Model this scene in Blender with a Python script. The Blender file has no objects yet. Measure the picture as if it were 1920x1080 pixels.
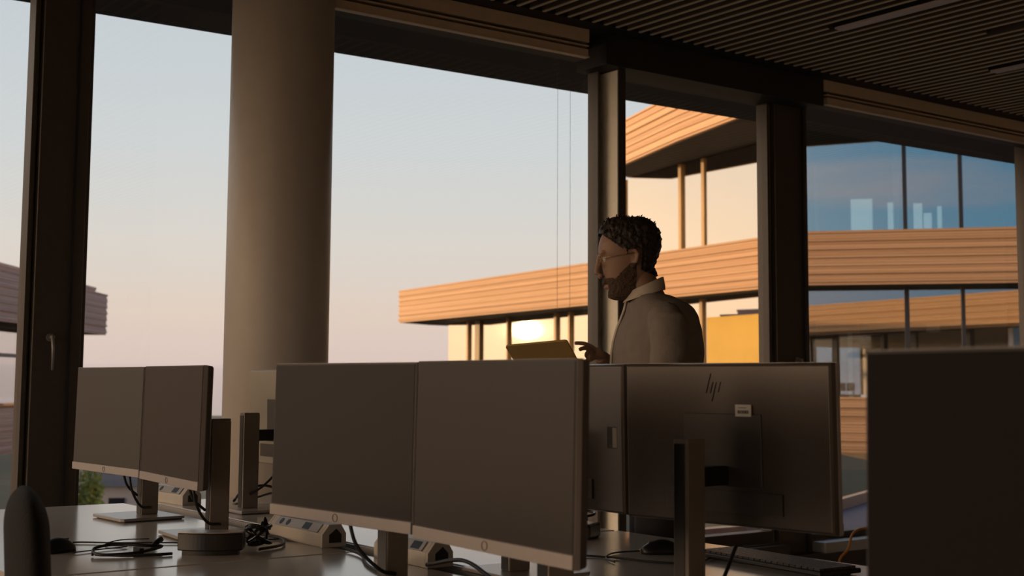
import bpy, bmesh, math, random
from math import sin, cos, pi, radians, sqrt, atan2, hypot
from mathutils import Vector, Matrix, noise as mnoise
random.seed(7)
sc = bpy.context.scene
COL = sc.collection

# ------------------------------------------------------------------ camera
YAW, PITCH, ROLL = radians(36.5), radians(5.3), radians(0.36)
FPX = 2466.0
cd = bpy.data.cameras.new('camera'); cam = bpy.data.objects.new('camera', cd); COL.objects.link(cam)
cam.matrix_world = Matrix.Translation((0, 0, 1.2)) @ Matrix.Rotation(-YAW, 4, 'Z') @ Matrix.Rotation(pi/2 + PITCH, 4, 'X') @ Matrix.Rotation(ROLL, 4, 'Z')
cd.sensor_width = 36.0; cd.lens = 36.0 * FPX / 1920.0
cd.shift_y = -53.0 / 1920.0
cd.clip_start = 0.05; cd.clip_end = 3000
cd.dof.use_dof = True; cd.dof.focus_distance = 4.2; cd.dof.aperture_fstop = 5.6
sc.camera = cam

# ------------------------------------------------------------------ colour management
sc.view_settings.view_transform = 'Standard'
sc.view_settings.look = 'None'
sc.view_settings.exposure = 0.0
sc.view_settings.gamma = 1.0
sc.view_settings.use_curve_mapping = False

# ------------------------------------------------------------------ sky
SUN = Vector((-0.2415, 0.9696, 0.0395)).normalized()
def build_world():
    w = bpy.data.worlds.new('dusk_sky'); sc.world = w; w.use_nodes = True
    nt = w.node_tree; N = nt.nodes; L = nt.links; N.clear()
    out = N.new('ShaderNodeOutputWorld'); bg = N.new('ShaderNodeBackground'); L.new(bg.outputs[0], out.inputs[0])
    tc = N.new('ShaderNodeTexCoord'); sep = N.new('ShaderNodeSeparateXYZ'); L.new(tc.outputs['Generated'], sep.inputs[0])
    def ramp(stops):
        r = N.new('ShaderNodeValToRGB'); e = r.color_ramp.elements
        while len(e) < len(stops): e.new(0.5)
        for i, (p, c) in enumerate(stops):
            e[i].position = p; e[i].color = (*c, 1)
        return r
    mr = N.new('ShaderNodeMapRange'); mr.inputs[1].default_value = -0.25; mr.inputs[2].default_value = 0.75
    L.new(sep.outputs[2], mr.inputs[0])
    # position = (z + .25)
    west = ramp([(0.0, (.30, .25, .24)), (.20, (.50, .42, .40)), (.25, (.62, .50, .46)), (.2605, (.66, .54, .51)), (.2618, (.76, .60, .54)), (.30, (.80, .66, .56)),
                 (.35, (.76, .71, .645)), (.42, (.67, .70, .70)), (.52, (.60, .66, .70)), (1.0, (.22, .34, .50))])
    east = ramp([(0.0, (.10, .10, .11)), (.243, (.20, .22, .27)), (.27, (.20, .30, .40)), (.33, (.15, .32, .46)), (.45, (.07, .25, .42)), (1.0, (.05, .16, .32))])
    # soft clouds
    sc3 = N.new('ShaderNodeVectorMath'); sc3.operation = 'MULTIPLY'; sc3.inputs[1].default_value = (2.2, 2.2, 14)
    L.new(tc.outputs['Generated'], sc3.inputs[0])
    nz = N.new('ShaderNodeTexNoise'); nz.inputs['Scale'].default_value = 1.6; nz.inputs['Detail'].default_value = 5
    L.new(sc3.outputs[0], nz.inputs['Vector'])
    add = N.new('ShaderNodeMath'); add.operation = 'MULTIPLY_ADD'; add.inputs[1].default_value = .03; add.inputs[2].default_value = -.015
    L.new(nz.outputs[0], add.inputs[0])
    ad2 = N.new('ShaderNodeMath'); ad2.operation = 'ADD'; L.new(add.outputs[0], ad2.inputs[0]); L.new(mr.outputs[0], ad2.inputs[1])
    L.new(mr.outputs[0], west.inputs[0]); L.new(ad2.outputs[0], east.inputs[0])
    # east clouds pinkish
    cr = N.new('ShaderNodeValToRGB'); cr.color_ramp.elements[0].position = .50; cr.color_ramp.elements[1].position = .72
    L.new(nz.outputs[0], cr.inputs[0])
    ec = N.new('ShaderNodeMixRGB'); L.new(cr.outputs[0], ec.inputs[0]); L.new(east.outputs[0], ec.inputs[1]); ec.inputs[2].default_value = (.32, .33, .40, 1)
    dot = N.new('ShaderNodeVectorMath'); dot.operation = 'DOT_PRODUCT'; dot.inputs[1].default_value = SUN
    L.new(tc.outputs['Generated'], dot.inputs[0])
    side = N.new('ShaderNodeMapRange'); side.interpolation_type = 'SMOOTHSTEP'; side.inputs[1].default_value = -.35; side.inputs[2].default_value = .30
    L.new(dot.outputs['Value'], side.inputs[0])
    mx = N.new('ShaderNodeMixRGB'); L.new(side.outputs[0], mx.inputs[0]); L.new(ec.outputs[0], mx.inputs[1]); L.new(west.outputs[0], mx.inputs[2])
    # glow round the sun
    cl = N.new('ShaderNodeMath'); cl.operation = 'MAXIMUM'; cl.inputs[1].default_value = 0; L.new(dot.outputs['Value'], cl.inputs[0])
    def glow(p, col, src):
        pw = N.new('ShaderNodeMath'); pw.operation = 'POWER'; pw.inputs[1].default_value = p; L.new(cl.outputs[0], pw.inputs[0])
        m = N.new('ShaderNodeMixRGB'); m.blend_type = 'ADD'; m.inputs[2].default_value = (*col, 1)
        L.new(pw.outputs[0], m.inputs[0]); L.new(src, m.inputs[1]); return m.outputs[0]
    c = glow(40, (.85, .45, .13), mx.outputs[0]); c = glow(300, (.25, .16, .06), c)
    # warm lobe added in the unseen west to brighten the room
    d2 = N.new('ShaderNodeVectorMath'); d2.operation = 'DOT_PRODUCT'; d2.inputs[1].default_value = Vector((-.955, .26, .14)).normalized(); L.new(tc.outputs['Generated'], d2.inputs[0])
    c2 = N.new('ShaderNodeMath'); c2.operation = 'MAXIMUM'; c2.inputs[1].default_value = 0; L.new(d2.outputs['Value'], c2.inputs[0])
    p2 = N.new('ShaderNodeMath'); p2.operation = 'POWER'; p2.inputs[1].default_value = 7; L.new(c2.outputs[0], p2.inputs[0])
    m2 = N.new('ShaderNodeMixRGB'); m2.blend_type = 'ADD'; m2.inputs[2].default_value = (5.6, 3.55, 1.95, 1); L.new(p2.outputs[0], m2.inputs[0]); L.new(c, m2.inputs[1]); c = m2.outputs[0]
    L.new(c, bg.inputs[0]); bg.inputs[1].default_value = 1.0
build_world()
sl = bpy.data.lights.new('sun', 'SUN'); sl.energy = 3.0; sl.color = (1.0, .61, .29); sl.angle = radians(0.6)
so = bpy.data.objects.new('sun', sl); COL.objects.link(so); so.rotation_euler = SUN.to_track_quat('Z', 'Y').to_euler()

# ------------------------------------------------------------------ materials
def new_mat(name):
    m = bpy.data.materials.new(name); m.use_nodes = True
    return m, m.node_tree.nodes, m.node_tree.links, m.node_tree.nodes['Principled BSDF']
def mat(name, col, rough=.5, metal=0.0, spec=.5, var=0.0, scale=20, bump=0.0, stretch=(1, 1, 1)):
    m, N, L, b = new_mat(name)
    b.inputs['Base Color'].default_value = (*col, 1); b.inputs['Roughness'].default_value = rough
    b.inputs['Metallic'].default_value = metal; b.inputs['Specular IOR Level'].default_value = spec
    if var or bump:
        tc = N.new('ShaderNodeTexCoord'); mp = N.new('ShaderNodeMapping'); mp.inputs['Scale'].default_value = stretch
        L.new(tc.outputs['Object'], mp.inputs[0])
        n = N.new('ShaderNodeTexNoise'); n.inputs['Scale'].default_value = scale; n.inputs['Detail'].default_value = 4
        L.new(mp.outputs[0], n.inputs['Vector'])
        if var:
            r = N.new('ShaderNodeMixRGB'); r.inputs[1].default_value = (*[max(0, c*(1-var)) for c in col], 1); r.inputs[2].default_value = (*[min(1, c*(1+var)) for c in col], 1)
            L.new(n.outputs[0], r.inputs[0]); L.new(r.outputs[0], b.inputs['Base Color'])
        if bump:
            bp = N.new('ShaderNodeBump'); bp.inputs['Strength'].default_value = bump; bp.inputs['Distance'].default_value = .01
            L.new(n.outputs[0], bp.inputs['Height']); L.new(bp.outputs[0], b.inputs['Normal'])
    return m
def glass_mat(name, ior, tint=(1, 1, 1), rough=0.0, trans=(1, 1, 1), lo=0.0):
    m = bpy.data.materials.new(name); m.use_nodes = True; N = m.node_tree.nodes; L = m.node_tree.links; N.clear()
    o = N.new('ShaderNodeOutputMaterial'); mx = N.new('ShaderNodeMixShader'); t = N.new('ShaderNodeBsdfTransparent'); g = N.new('ShaderNodeBsdfGlossy')
    r0 = max(lo, ((ior-1)/(ior+1))**2)
    f = N.new('ShaderNodeLayerWeight'); f.inputs[0].default_value = .5
    p = N.new('ShaderNodeMath'); p.operation = 'POWER'; p.inputs[1].default_value = 5.0; L.new(f.outputs['Facing'], p.inputs[0])
    a = N.new('ShaderNodeMath'); a.operation = 'MULTIPLY_ADD'; a.inputs[1].default_value = 1-r0; a.inputs[2].default_value = r0; L.new(p.outputs[0], a.inputs[0])
    t.inputs[0].default_value = (*trans, 1); g.inputs[0].default_value = (*tint, 1); g.inputs['Roughness'].default_value = rough
    L.new(a.outputs[0], mx.inputs[0]); L.new(t.outputs[0], mx.inputs[1]); L.new(g.outputs[0], mx.inputs[2]); L.new(mx.outputs[0], o.inputs[0])
    return m
M = {}
M['frame'] = mat('dark_bronze_aluminium', (.075, .062, .050), .5, .1, var=.15, scale=40)
M['frame_light'] = mat('lit_reveal_tone', (.92, .86, .70), .45, .0, var=.08, scale=30)  # pale tone standing for light on the sides of the dark posts
M['sill'] = mat('pale_metal_sill', (.50, .52, .52), .35, .4, var=.06)
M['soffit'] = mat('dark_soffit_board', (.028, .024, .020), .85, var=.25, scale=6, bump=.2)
M['box'] = mat('blind_box_metal', (.72, .58, .43), .5, .2, var=.1)
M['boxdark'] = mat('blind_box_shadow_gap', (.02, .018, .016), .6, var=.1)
M['concrete'] = mat('smooth_painted_concrete', (.66, .60, .52), .50, var=.06, scale=14, bump=.05)
M['slat'] = mat('ceiling_slat_lit_edge', (.80, .68, .46), .6, var=.12, scale=9)  # pale tone painting the lit lower edges of the slats
M['slatbody'] = mat('ceiling_slat_shaded_side', (.16, .125, .09), .7, var=.1)  # darker tone painting the shaded sides of the same slats
M['void'] = mat('ceiling_void_black', (.02, .017, .015), .9, var=.1)
M['lamp'] = mat('opal_diffuser', (.75, .66, .62), .5, var=.03)
M['carpet'] = mat('grey_carpet', (.30, .26, .22), .95, var=.4, scale=200, bump=.4)
M['wall'] = mat('plaster_wall', (.88, .78, .66), .9, var=.1, scale=5)
M['desk'] = mat('pale_grey_laminate', (.66, .64, .60), .15, spec=1.0, var=.04, scale=8)
M['desk_edge'] = mat('desk_edge_band', (.40, .39, .37), .45, var=.05)
M['steel'] = mat('grey_powder_steel', (.25, .24, .23), .45, .3, var=.06)
M['screen'] = mat('matte_display', (.028, .020, .015), .42, spec=.55, var=.06, scale=300)
M['bezel'] = mat('dark_bezel_plastic', (.05, .045, .042), .45, var=.05)
M['chin'] = mat('silver_chin_plastic', (.40, .365, .35), .42, .1, var=.05, scale=60)
M['back'] = mat('monitor_back_plastic', (.085, .070, .060), .27, var=.08, scale=120)
M['plate'] = mat('monitor_back_plate', (.06, .05, .045), .38, var=.05, scale=120)
M['stand'] = mat('silver_stand_plastic', (.26, .225, .19), .42, .1, var=.06, scale=100)
M['standside'] = mat('stand_black_side', (.012, .012, .014), .35, var=.05)
M['base'] = mat('silver_base_plate', (.42, .38, .35), .30, .3, var=.05)
M['paleback'] = mat('pale_grey_back', (.36, .33, .27), .42, var=.05)
M['logo'] = mat('gloss_black_logo', (.008, .008, .008), .12)
M['label'] = mat('white_label_paper', (.60, .58, .53), .6, var=.03)
M['ink'] = mat('label_ink', (.06, .055, .05), .7, var=.1)
M['black'] = mat('black_plastic', (.012, .011, .011), .38, var=.1, scale=60)
M['gloss'] = mat('gloss_black_cable', (.010, .009, .008), .18)
M['rubber'] = mat('cable_rubber', (.016, .014, .014), .5, var=.1)
M['greycable'] = mat('grey_cable', (.10, .09, .08), .5, var=.1)
M['yellow'] = mat('orange_cable', (.62, .25, .03), .45, var=.08)
M['white'] = mat('white_power_module', (.50, .47, .42), .42, var=.05)
M['modpanel'] = mat('grey_socket_panel', (.34, .34, .34), .35, var=.05)
M['fabric'] = mat('charcoal_chair_mesh', (.011, .010, .0095), .9, var=.3, scale=150, bump=.3)
M['keys'] = mat('dark_keycaps', (.05, .045, .043), .45, var=.3, scale=60)
M['wood'] = None
M['shirt'] = mat('grey_cotton_shirt', (.22, .19, .165), .9, var=.12, scale=35, bump=.35)
M['collar'] = mat('light_cotton_collar', (.55, .48, .40), .85, var=.08, scale=60)
M['skin'] = mat('skin', (.30, .175, .115), .5, var=.08, scale=25)
M['hair'] = mat('dark_brown_hair', (.020, .012, .007), .55, var=.5, scale=60, stretch=(1, 1, .25), bump=.7)
M['beard'] = mat('brown_beard', (.085, .050, .030), .8, var=.5, scale=160, bump=.8)
M['metalrim'] = mat('thin_metal_rims', (.55, .40, .22), .25, .9)
M['trouser'] = mat('dark_trousers', (.02, .02, .024), .9, var=.2, scale=50)
M['shoe'] = mat('black_leather', (.012, .01, .009), .35, var=.1)
M['tablet'] = mat('tablet_shell_flare_gold', (.48, .33, .11), .45, .1, var=.05)  # dark shell coloured gold to paint in the sun flare over it
M['lens'] = glass_mat('spectacle_lens', 1.45)
M['pane'] = glass_mat('window_glass', 1.34, trans=(.985, .985, .985))
M['mirror'] = glass_mat('gold_reflecting_glass', 3.2, (1.0, .96, .88), .009, (.35, .33, .30), lo=.70)
M['blueglass'] = glass_mat('clear_facade_glass', 2.4, (.95, 1.0, 1.0), .004, (.75, .85, .85), lo=.50)
M['lowglass'] = glass_mat('clear_lower_glass', 2.4, (.9, .9, .9), .004, (.85, .9, .9), lo=.34)
M['leftglass'] = glass_mat('pale_facade_glass', 2.4, (1, 1, 1), .004, (.7, .7, .7), lo=.55)
M['coping'] = mat('tan_coping', (.62, .44, .30), .7, var=.08, scale=3)
M['gravel'] = mat('grey_roof_gravel', (.13, .125, .16), .95, var=.35, scale=60, bump=.6)
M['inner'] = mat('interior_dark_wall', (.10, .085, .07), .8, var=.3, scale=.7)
M['innerwood'] = mat('interior_wood', (.34, .19, .08), .7, var=.2, scale=1.2)
M['mull'] = mat('dark_mullion', (.035, .04, .05), .4, .4, var=.1)
M['goldmull'] = mat('timber_mullion', (.50, .30, .11), .6, var=.1, scale=3)
M['thickpost'] = mat('dark_timber_post', (.20, .12, .03), .6, var=.1)
M['amber'] = mat('amber_pane_reflection', (.72, .45, .08), .8, var=.12, scale=1.5)  # colour of a golden reflection painted over one pane
M['paleposts'] = mat('pale_timber_post', (.62, .50, .34), .6, var=.08, scale=3)
M['ground'] = mat('dusky_ground', (.10, .105, .07), .95, var=.5, scale=.05, bump=.2)
M['hill'] = mat('hazy_hill', (.52, .44, .46), 1.0, var=.06, scale=.01)
M['hill2'] = mat('dark_hill', (.40, .36, .38), 1.0, var=.1, scale=.02)
M['leaf'] = mat('yellow_green_leaves', (.52, .50, .10), .8, var=.5, scale=3, bump=.4)
M['bark'] = mat('bark', (.08, .06, .04), .9, var=.3, scale=8)
M['render'] = mat('white_house_render', (.52, .52, .55), .85, var=.05, scale=1)
M['rooftile'] = mat('slate_roof', (.09, .09, .10), .7, var=.25, scale=4)
M['winblack'] = mat('dark_window', (.02, .022, .03), .15)
def wood_mat(name, a, b):
    m, N, L, bs = new_mat(name)
    tc = N.new('ShaderNodeTexCoord'); sp = N.new('ShaderNodeSeparateXYZ'); L.new(tc.outputs['Object'], sp.inputs[0])
    mu = N.new('ShaderNodeMath'); mu.operation = 'MULTIPLY'; mu.inputs[1].default_value = 1/.0595; L.new(sp.outputs[2], mu.inputs[0])
    fl = N.new('ShaderNodeMath'); fl.operation = 'FLOOR'; L.new(mu.outputs[0], fl.inputs[0])
    wn = N.new('ShaderNodeTexWhiteNoise'); wn.noise_dimensions = '1D'; L.new(fl.outputs[0], wn.inputs['W'])
    mp = N.new('ShaderNodeMapping'); mp.inputs['Scale'].default_value = (.4, .4, 30); L.new(tc.outputs['Object'], mp.inputs[0])
    n = N.new('ShaderNodeTexNoise'); n.inputs['Scale'].default_value = 1.5; n.inputs['Detail'].default_value = 5; L.new(mp.outputs[0], n.inputs['Vector'])
    av = N.new('ShaderNodeMath'); av.operation = 'ADD'; L.new(wn.outputs['Value'], av.inputs[0]); L.new(n.outputs[0], av.inputs[1])
    hv = N.new('ShaderNodeMath'); hv.operation = 'MULTIPLY'; hv.inputs[1].default_value = .5; L.new(av.outputs[0], hv.inputs[0])
    mx = N.new('ShaderNodeMixRGB'); mx.inputs[1].default_value = (*a, 1); mx.inputs[2].default_value = (*b, 1)
    L.new(hv.outputs[0], mx.inputs[0]); L.new(mx.outputs[0], bs.inputs['Base Color']); bs.inputs['Roughness'].default_value = .7
    return m
M['wood'] = wood_mat('larch_cladding', (.42, .22, .095), (.78, .48, .26))
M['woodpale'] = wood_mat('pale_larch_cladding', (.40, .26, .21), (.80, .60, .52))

# ------------------------------------------------------------------ mesh helpers
class MB:
    def __init__(s): s.v = []; s.f = []
    def add(s, vs, fs):
        o = len(s.v); s.v += [tuple(p) for p in vs]; s.f += [[i+o for i in f] for f in fs]; return s
    def box(s, x0, y0, z0, x1, y1, z1, mt=None):
        vs = [Vector((x, y, z)) for z in (z0, z1) for x, y in ((x0, y0), (x1, y0), (x1, y1), (x0, y1))]
        if mt: vs = [mt @ p for p in vs]
        return s.add(vs, [[0, 3, 2, 1], [4, 5, 6, 7], [0, 1, 5, 4], [1, 2, 6, 5], [2, 3, 7, 6], [3, 0, 4, 7]])
    def prism(s, pts, z0, z1, mt=None):
        n = len(pts); vs = [Vector((x, y, z0)) for x, y in pts] + [Vector((x, y, z1)) for x, y in pts]
        if mt: vs = [mt @ p for p in vs]
        return s.add(vs, [list(range(n))[::-1], list(range(n, 2*n))] + [[i, (i+1) % n, n+(i+1) % n, n+i] for i in range(n)])
    def cyl(s, c, r, z0, z1, n=32, r2=None, mt=None):
        r2 = r if r2 is None else r2
        vs = [Vector((c[0]+r*cos(2*pi*i/n), c[1]+r*sin(2*pi*i/n), z0)) for i in range(n)] + [Vector((c[0]+r2*cos(2*pi*i/n), c[1]+r2*sin(2*pi*i/n), z1)) for i in range(n)]
        if mt: vs = [mt @ p for p in vs]
        return s.add(vs, [list(range(n))[::-1], list(range(n, 2*n))] + [[i, (i+1) % n, n+(i+1) % n, n+i] for i in range(n)])
    def tube(s, pts, rad, n=10, mt=None, flat=1.0):
        pts = [Vector(p) for p in pts]; k = len(pts)
        rs = rad if isinstance(rad, (list, tuple)) else [rad]*k
        prev = None; rings = []
        for i, p in enumerate(pts):
            t = (pts[min(i+1, k-1)] - pts[max(i-1, 0)]).normalized()
            if prev is None:
                a = Vector((0, 0, 1)) if abs(t.z) < .9 else Vector((1, 0, 0)); u = t.cross(a).normalized()
            else:
                u = (prev - t*prev.dot(t)).normalized()
            prev = u; w = t.cross(u)
            rings.append([p + (u*cos(2*pi*j/n) + w*flat*sin(2*pi*j/n))*rs[i] for j in range(n)])
        vs = [q for r in rings for q in r]
        if mt: vs = [mt @ q for q in vs]
        fs = [[i*n+j, i*n+(j+1) % n, (i+1)*n+(j+1) % n, (i+1)*n+j] for i in range(k-1) for j in range(n)]
        fs += [list(range(n))[::-1], [(k-1)*n+j for j in range(n)]]
        return s.add(vs, fs)
    def loft(s, rings, mt=None):
        n = len(rings[0]); vs = [Vector(q) for r in rings for q in r]
        if mt: vs = [mt @ q for q in vs]
        fs = [[i*n+j, i*n+(j+1) % n, (i+1)*n+(j+1) % n, (i+1)*n+j] for i in range(len(rings)-1) for j in range(n)]
        fs += [list(range(n))[::-1], [(len(rings)-1)*n+j for j in range(n)]]
        return s.add(vs, fs)
    def ball(s, c, r, n=16, mt=None):
        r = r if isinstance(r, (tuple, list)) else (r, r, r); rings = []
        for i in range(1, n):
            a = -pi/2 + pi*i/n
            rings.append([(c[0]+r[0]*cos(a)*cos(2*pi*j/(2*n)), c[1]+r[1]*cos(a)*sin(2*pi*j/(2*n)), c[2]+r[2]*sin(a)) for j in range(2*n)])
        return s.loft(rings, mt)
    def build(s, name, m, parent=None, smooth=False, bevel=0, mod=None):
        me = bpy.data.meshes.new(name); me.from_pydata([tuple(v) for v in s.v], [], s.f); me.update()
        bm = bmesh.new(); bm.from_mesh(me); bmesh.ops.recalc_face_normals(bm, faces=bm.faces); bm.to_mesh(me); bm.free()
        o = bpy.data.objects.new(name, me); COL.objects.link(o); me.materials.append(m)
        if parent: o.parent = parent
        if smooth:
            for p in me.polygons: p.use_smooth = True
        if bevel:
            b = o.modifiers.new('bevel', 'BEVEL'); b.width = bevel; b.segments = 2; b.limit_method = 'ANGLE'; b.angle_limit = radians(40)
        return o
def tag(o, label=None, cat=None, group=None, kind=None):
    if label: o['label'] = label
    if cat: o['category'] = cat
    if group: o['group'] = group
    if kind: o['kind'] = kind
    return o
def empty(name, loc=(0, 0, 0), rz=0, label=None, cat=None, group=None, kind=None):
    o = bpy.data.objects.new(name, None); COL.objects.link(o); o.location = loc; o.rotation_euler = (0, 0, rz); o.empty_display_size = .1
    return tag(o, label, cat, group, kind)
def spline(pts, sub=8):
    P = [Vector(p) for p in pts]; P = [P[0]*2-P[1]] + P + [P[-1]*2-P[-2]]; out = []
    for i in range(1, len(P)-2):
        for k in range(sub):
            t = k/sub; a, b, c, d = P[i-1:i+3]
            out.append(.5*((2*b) + (c-a)*t + (2*a-5*b+4*c-d)*t*t + (3*b-a-3*c+d)*t**3))
    out.append(P[-2]); return out
def cable(name, pts, r, m, label=None, cat='cable', group=None, parent=None, sub=8):
    base = Vector(pts[0]) if parent is None else Vector((0, 0, 0))
    o = MB().tube([p-base for p in spline(pts, sub)], r, 8).build(name, m, parent, smooth=True)
    o.location = base
    if label: tag(o, label, cat, group)
    return o
def struct(o): o['kind'] = 'structure'; return o

# ================================================================== ROOM SHELL
X0, X1, YB = -6.0, 15.0, -6.0
GY = 5.56                                             # glass plane
struct(MB().box(X0, YB, -.12, X1, 5.62, 0).build('floor', M['carpet']))
wb = struct(MB().box(X0-.2, YB-.2, 0, X1+.2, YB, 3.3).build('wall_back', M['wall']))
struct(MB().box(X0-.2, YB, 0, X0, 5.62, .24).box(X0-.2, YB, 3.02, X0, 5.62, 3.3).build('wall_left', M['wall']))  # left open out of view to let fill light into the room
for k in range(5):
    struct(MB().box(X0-.14, YB+.05+k*2.87-.04, .24, X0-.02, YB+.05+k*2.87+.04, 3.02).build('trim_%d' % (20+k), M['frame']))
struct(MB().box(X1, YB, 0, X1+.2, 5.62, 3.3).build('wall_right', M['wall']))
struct(MB().box(X0-.2, YB-.2, 3.22, X1+.2, 5.62, 3.4).build('ceiling', M['void']))
sm = MB(); cap = MB(); x = X0 + .02
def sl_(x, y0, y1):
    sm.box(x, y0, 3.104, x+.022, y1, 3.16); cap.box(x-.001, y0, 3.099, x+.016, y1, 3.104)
lampr = [(5.455, 5.535), (6.955, 7.035)]
while x < X1-.05:
    if not any(a-.03 < x < b for a, b in lampr) and not (6.19 < x < 6.25):
        sl_(x, YB+.02, 5.24)
    elif 6.19 < x < 6.25:
        sl_(x, 4.10, 5.24); sl_(x, YB+.02, 2.4)
    else:
        sl_(x, 4.56, 5.24); sl_(x, YB+.02, 2.9)
    x += .083
struct(sm.build('trim_1', M['slatbody']))
struct(cap.build('trim_31', M['slat']))                    # slats of the open ceiling; pale caps paint in their lit lower edges
def ceiling_lamp(x, y0, y1, label):
    t = empty('ceiling_light', (x, (y0+y1)/2, 3.08), 0, label, 'ceiling light')
    h = (y1-y0)/2
    MB().box(-.040, -h, .012, .040, h, .06).build('lamp_housing', M['void'], t)
    MB().box(-.038, -h+.01, 0, .034, h-.01, .012).build('diffuser', M['lamp'], t, bevel=.003)
    return t
ceiling_lamp(5.495, 3.0, 4.51, 'unlit linear lamp between ceiling slats, the longer one nearer the standing man')
ceiling_lamp(6.995, 3.0, 4.57, 'unlit linear lamp between ceiling slats, in the upper right corner')

# ceiling edge trim + dark pelmet
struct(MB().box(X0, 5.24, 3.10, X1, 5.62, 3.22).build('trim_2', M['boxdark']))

# ---- window wall posts
def post(n, x0, x1, y0=5.41, extra=None, m='frame'):
    b = MB().box(x0, y0, 0, x1, 5.62, 3.06)
    o = struct(b.build('trim_%d' % n, M[m], bevel=.004)); return o
post(3, 1.63, 1.83, 5.50)
post(4, 4.729, 4.784, 5.41)
post(5, 6.09, 6.385, 5.50)
post(6, 8.86, 9.02, 5.41)
post(7, 10.40, 10.70, 5.50)
post(8, -1.30, -1.12, 5.41)
post(9, -4.2, -4.0, 5.41)
post(10, 13.1, 13.3, 5.41)
# grooves, and pale sheets painting the light on the post reveals
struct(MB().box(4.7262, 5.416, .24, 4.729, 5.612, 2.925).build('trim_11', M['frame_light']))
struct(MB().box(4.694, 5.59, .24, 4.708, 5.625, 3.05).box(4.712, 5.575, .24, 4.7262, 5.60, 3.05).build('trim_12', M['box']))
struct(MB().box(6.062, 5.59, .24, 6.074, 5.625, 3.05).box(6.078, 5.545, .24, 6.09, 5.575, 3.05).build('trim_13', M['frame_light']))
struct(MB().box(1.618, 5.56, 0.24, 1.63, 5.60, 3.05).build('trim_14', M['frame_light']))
struct(MB().box(1.775, 5.490, 0.05, 1.783, 5.50, 3.04).box(6.330, 5.488, .05, 6.345, 5.50, 3.04).build('trim_15', M['mull']))

def window(n, x0, x1, sash=False):
    w = empty('window_%d' % n, ((x0+x1)/2, GY, .24)); w['kind'] = 'structure'
    hw = (x1-x0)/2
    f = MB()
    t = .075 if sash else .035
    f.box(-hw, -.04, 0, hw, .05, t); f.box(-hw, -.04, 2.82-t*.5, hw, .05, 2.82)
    f.box(-hw, -.04, t, -hw+.02, .05, 2.78); f.box(hw-.02, -.04, t, hw, .05, 2.78)
    f.build('window_frame', M['frame'], w, bevel=.003)
    MB().box(-hw+.015, .005, t-.01, hw-.015, .013, 2.80).build('glass_pane', M['pane'], w)
    return w
wins = [(-4.0, -1.30, 0), (-1.12, 1.618, 0), (1.83, 4.694, 0), (4.784, 6.062, 1), (6.385, 8.86, 0), (9.02, 10.40, 1), (10.70, 13.1, 0), (13.3, 15.0, 0)]
for i, (a, b, s) in enumerate(wins): window(i+1, a, b, s)
# left end of wall
struct(MB().box(X0, 5.41, 0, -4.2, 5.62, 3.06).build('wall_window_side', M['wall']))
# sill
sb = MB()
for a, b in ((-4.0, -1.30), (-1.12, 1.63), (1.83, 4.729), (6.385, 8.86), (10.70, 13.1), (13.3, 15.0)):
    sb.box(a, 5.40, .17, b, 5.60, .235)
struct(sb.build('trim_16', M['sill'], bevel=.004))
struct(MB().box(X0, 5.43, 0, X1, 5.60, .168).box(4.784, 5.42, .168, 6.09, 5.52, .24).build('baseboard_window', M['frame']))
# door-style lever handles on the two opening leaves
def lever(x, y, z, s, label):
    t = empty('window_handle', (x, y, z), 0, label, 'window handle')
    MB().cyl((0, 0), .016, 0, .014, 20, mt=Matrix.Rotation(pi/2, 4, 'X')).build('rose', M['steel'], t, smooth=False)
    MB().tube([(0, -.012, 0), (0, -.05, 0)], .008, 12).tube([(-.004, -.05, .004), (0, -.052, -.05), (0, -.052, -.135)], [.009, .009, .007], 12, flat=.7).build('lever', M['steel'], t, smooth=True)
lever(1.700, 5.50, 1.37, 1, 'slim grey lever handle on the dark frame at the far left')
lever(6.262, 5.50, 1.345, 1, 'slim grey lever handle on the wide frame behind the logo monitor')

# blind boxes at the top of the wide bays
def blind_box(x0, x1, label):
    t = empty('blind_box', ((x0+x1)/2, 5.35, 2.94), 0, label, 'blind box', 'blind boxes over the wide panes'); h = (x1-x0)/2
    MB().box(-h, 0, .085, h, .12, .158).build('fascia', M['box'], t, bevel=.003)
    MB().box(-h, .03, .0, h, .12, .085).build('gap_panel', M['boxdark'], t)
    MB().box(-h+.01, -.008, .058, h-.01, .03, .068).build('upper_rail', M['box'], t, bevel=.002)
    MB().box(-h+.01, -.004, .006, h-.01, .03, .046).box(-h+.005, -.01, 0, h-.005, .03, .008).build('lower_rail', M['box'], t, bevel=.002)
    return t
blind_box(1.9, 4.47, 'brown horizontal blind box over the wide pane right of the column')
blind_box(6.39, 8.84, 'grey horizontal blind box over the blue-reflecting pane at right')
blind_box(-1.0, 1.55, 'horizontal blind box over the leftmost pane')
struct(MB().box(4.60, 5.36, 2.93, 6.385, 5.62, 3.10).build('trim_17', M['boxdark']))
for xx, lb in ((4.515, 'thin dark guide wire outside the wide pane, the one further from the frame'), (4.605, 'thin dark guide wire outside the wide pane, the one close to the frame')):
    o = MB().cyl((0, 0), .0009, -2.85, 0, 8).build('guide_wire', M['frame']); o.location = (xx, 5.68, 3.05); tag(o, lb, 'wire')

# round column
cl = MB().cyl((0, 0), .222, 0, 3.2, 96).build('column', M['concrete'], smooth=False)
for p in cl.data.polygons: p.use_smooth = len(p.vertices) == 4
cl.location = (2.555, 5.15, 0); tag(cl, 'thick round concrete column standing in front of the windows', 'column')

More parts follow.
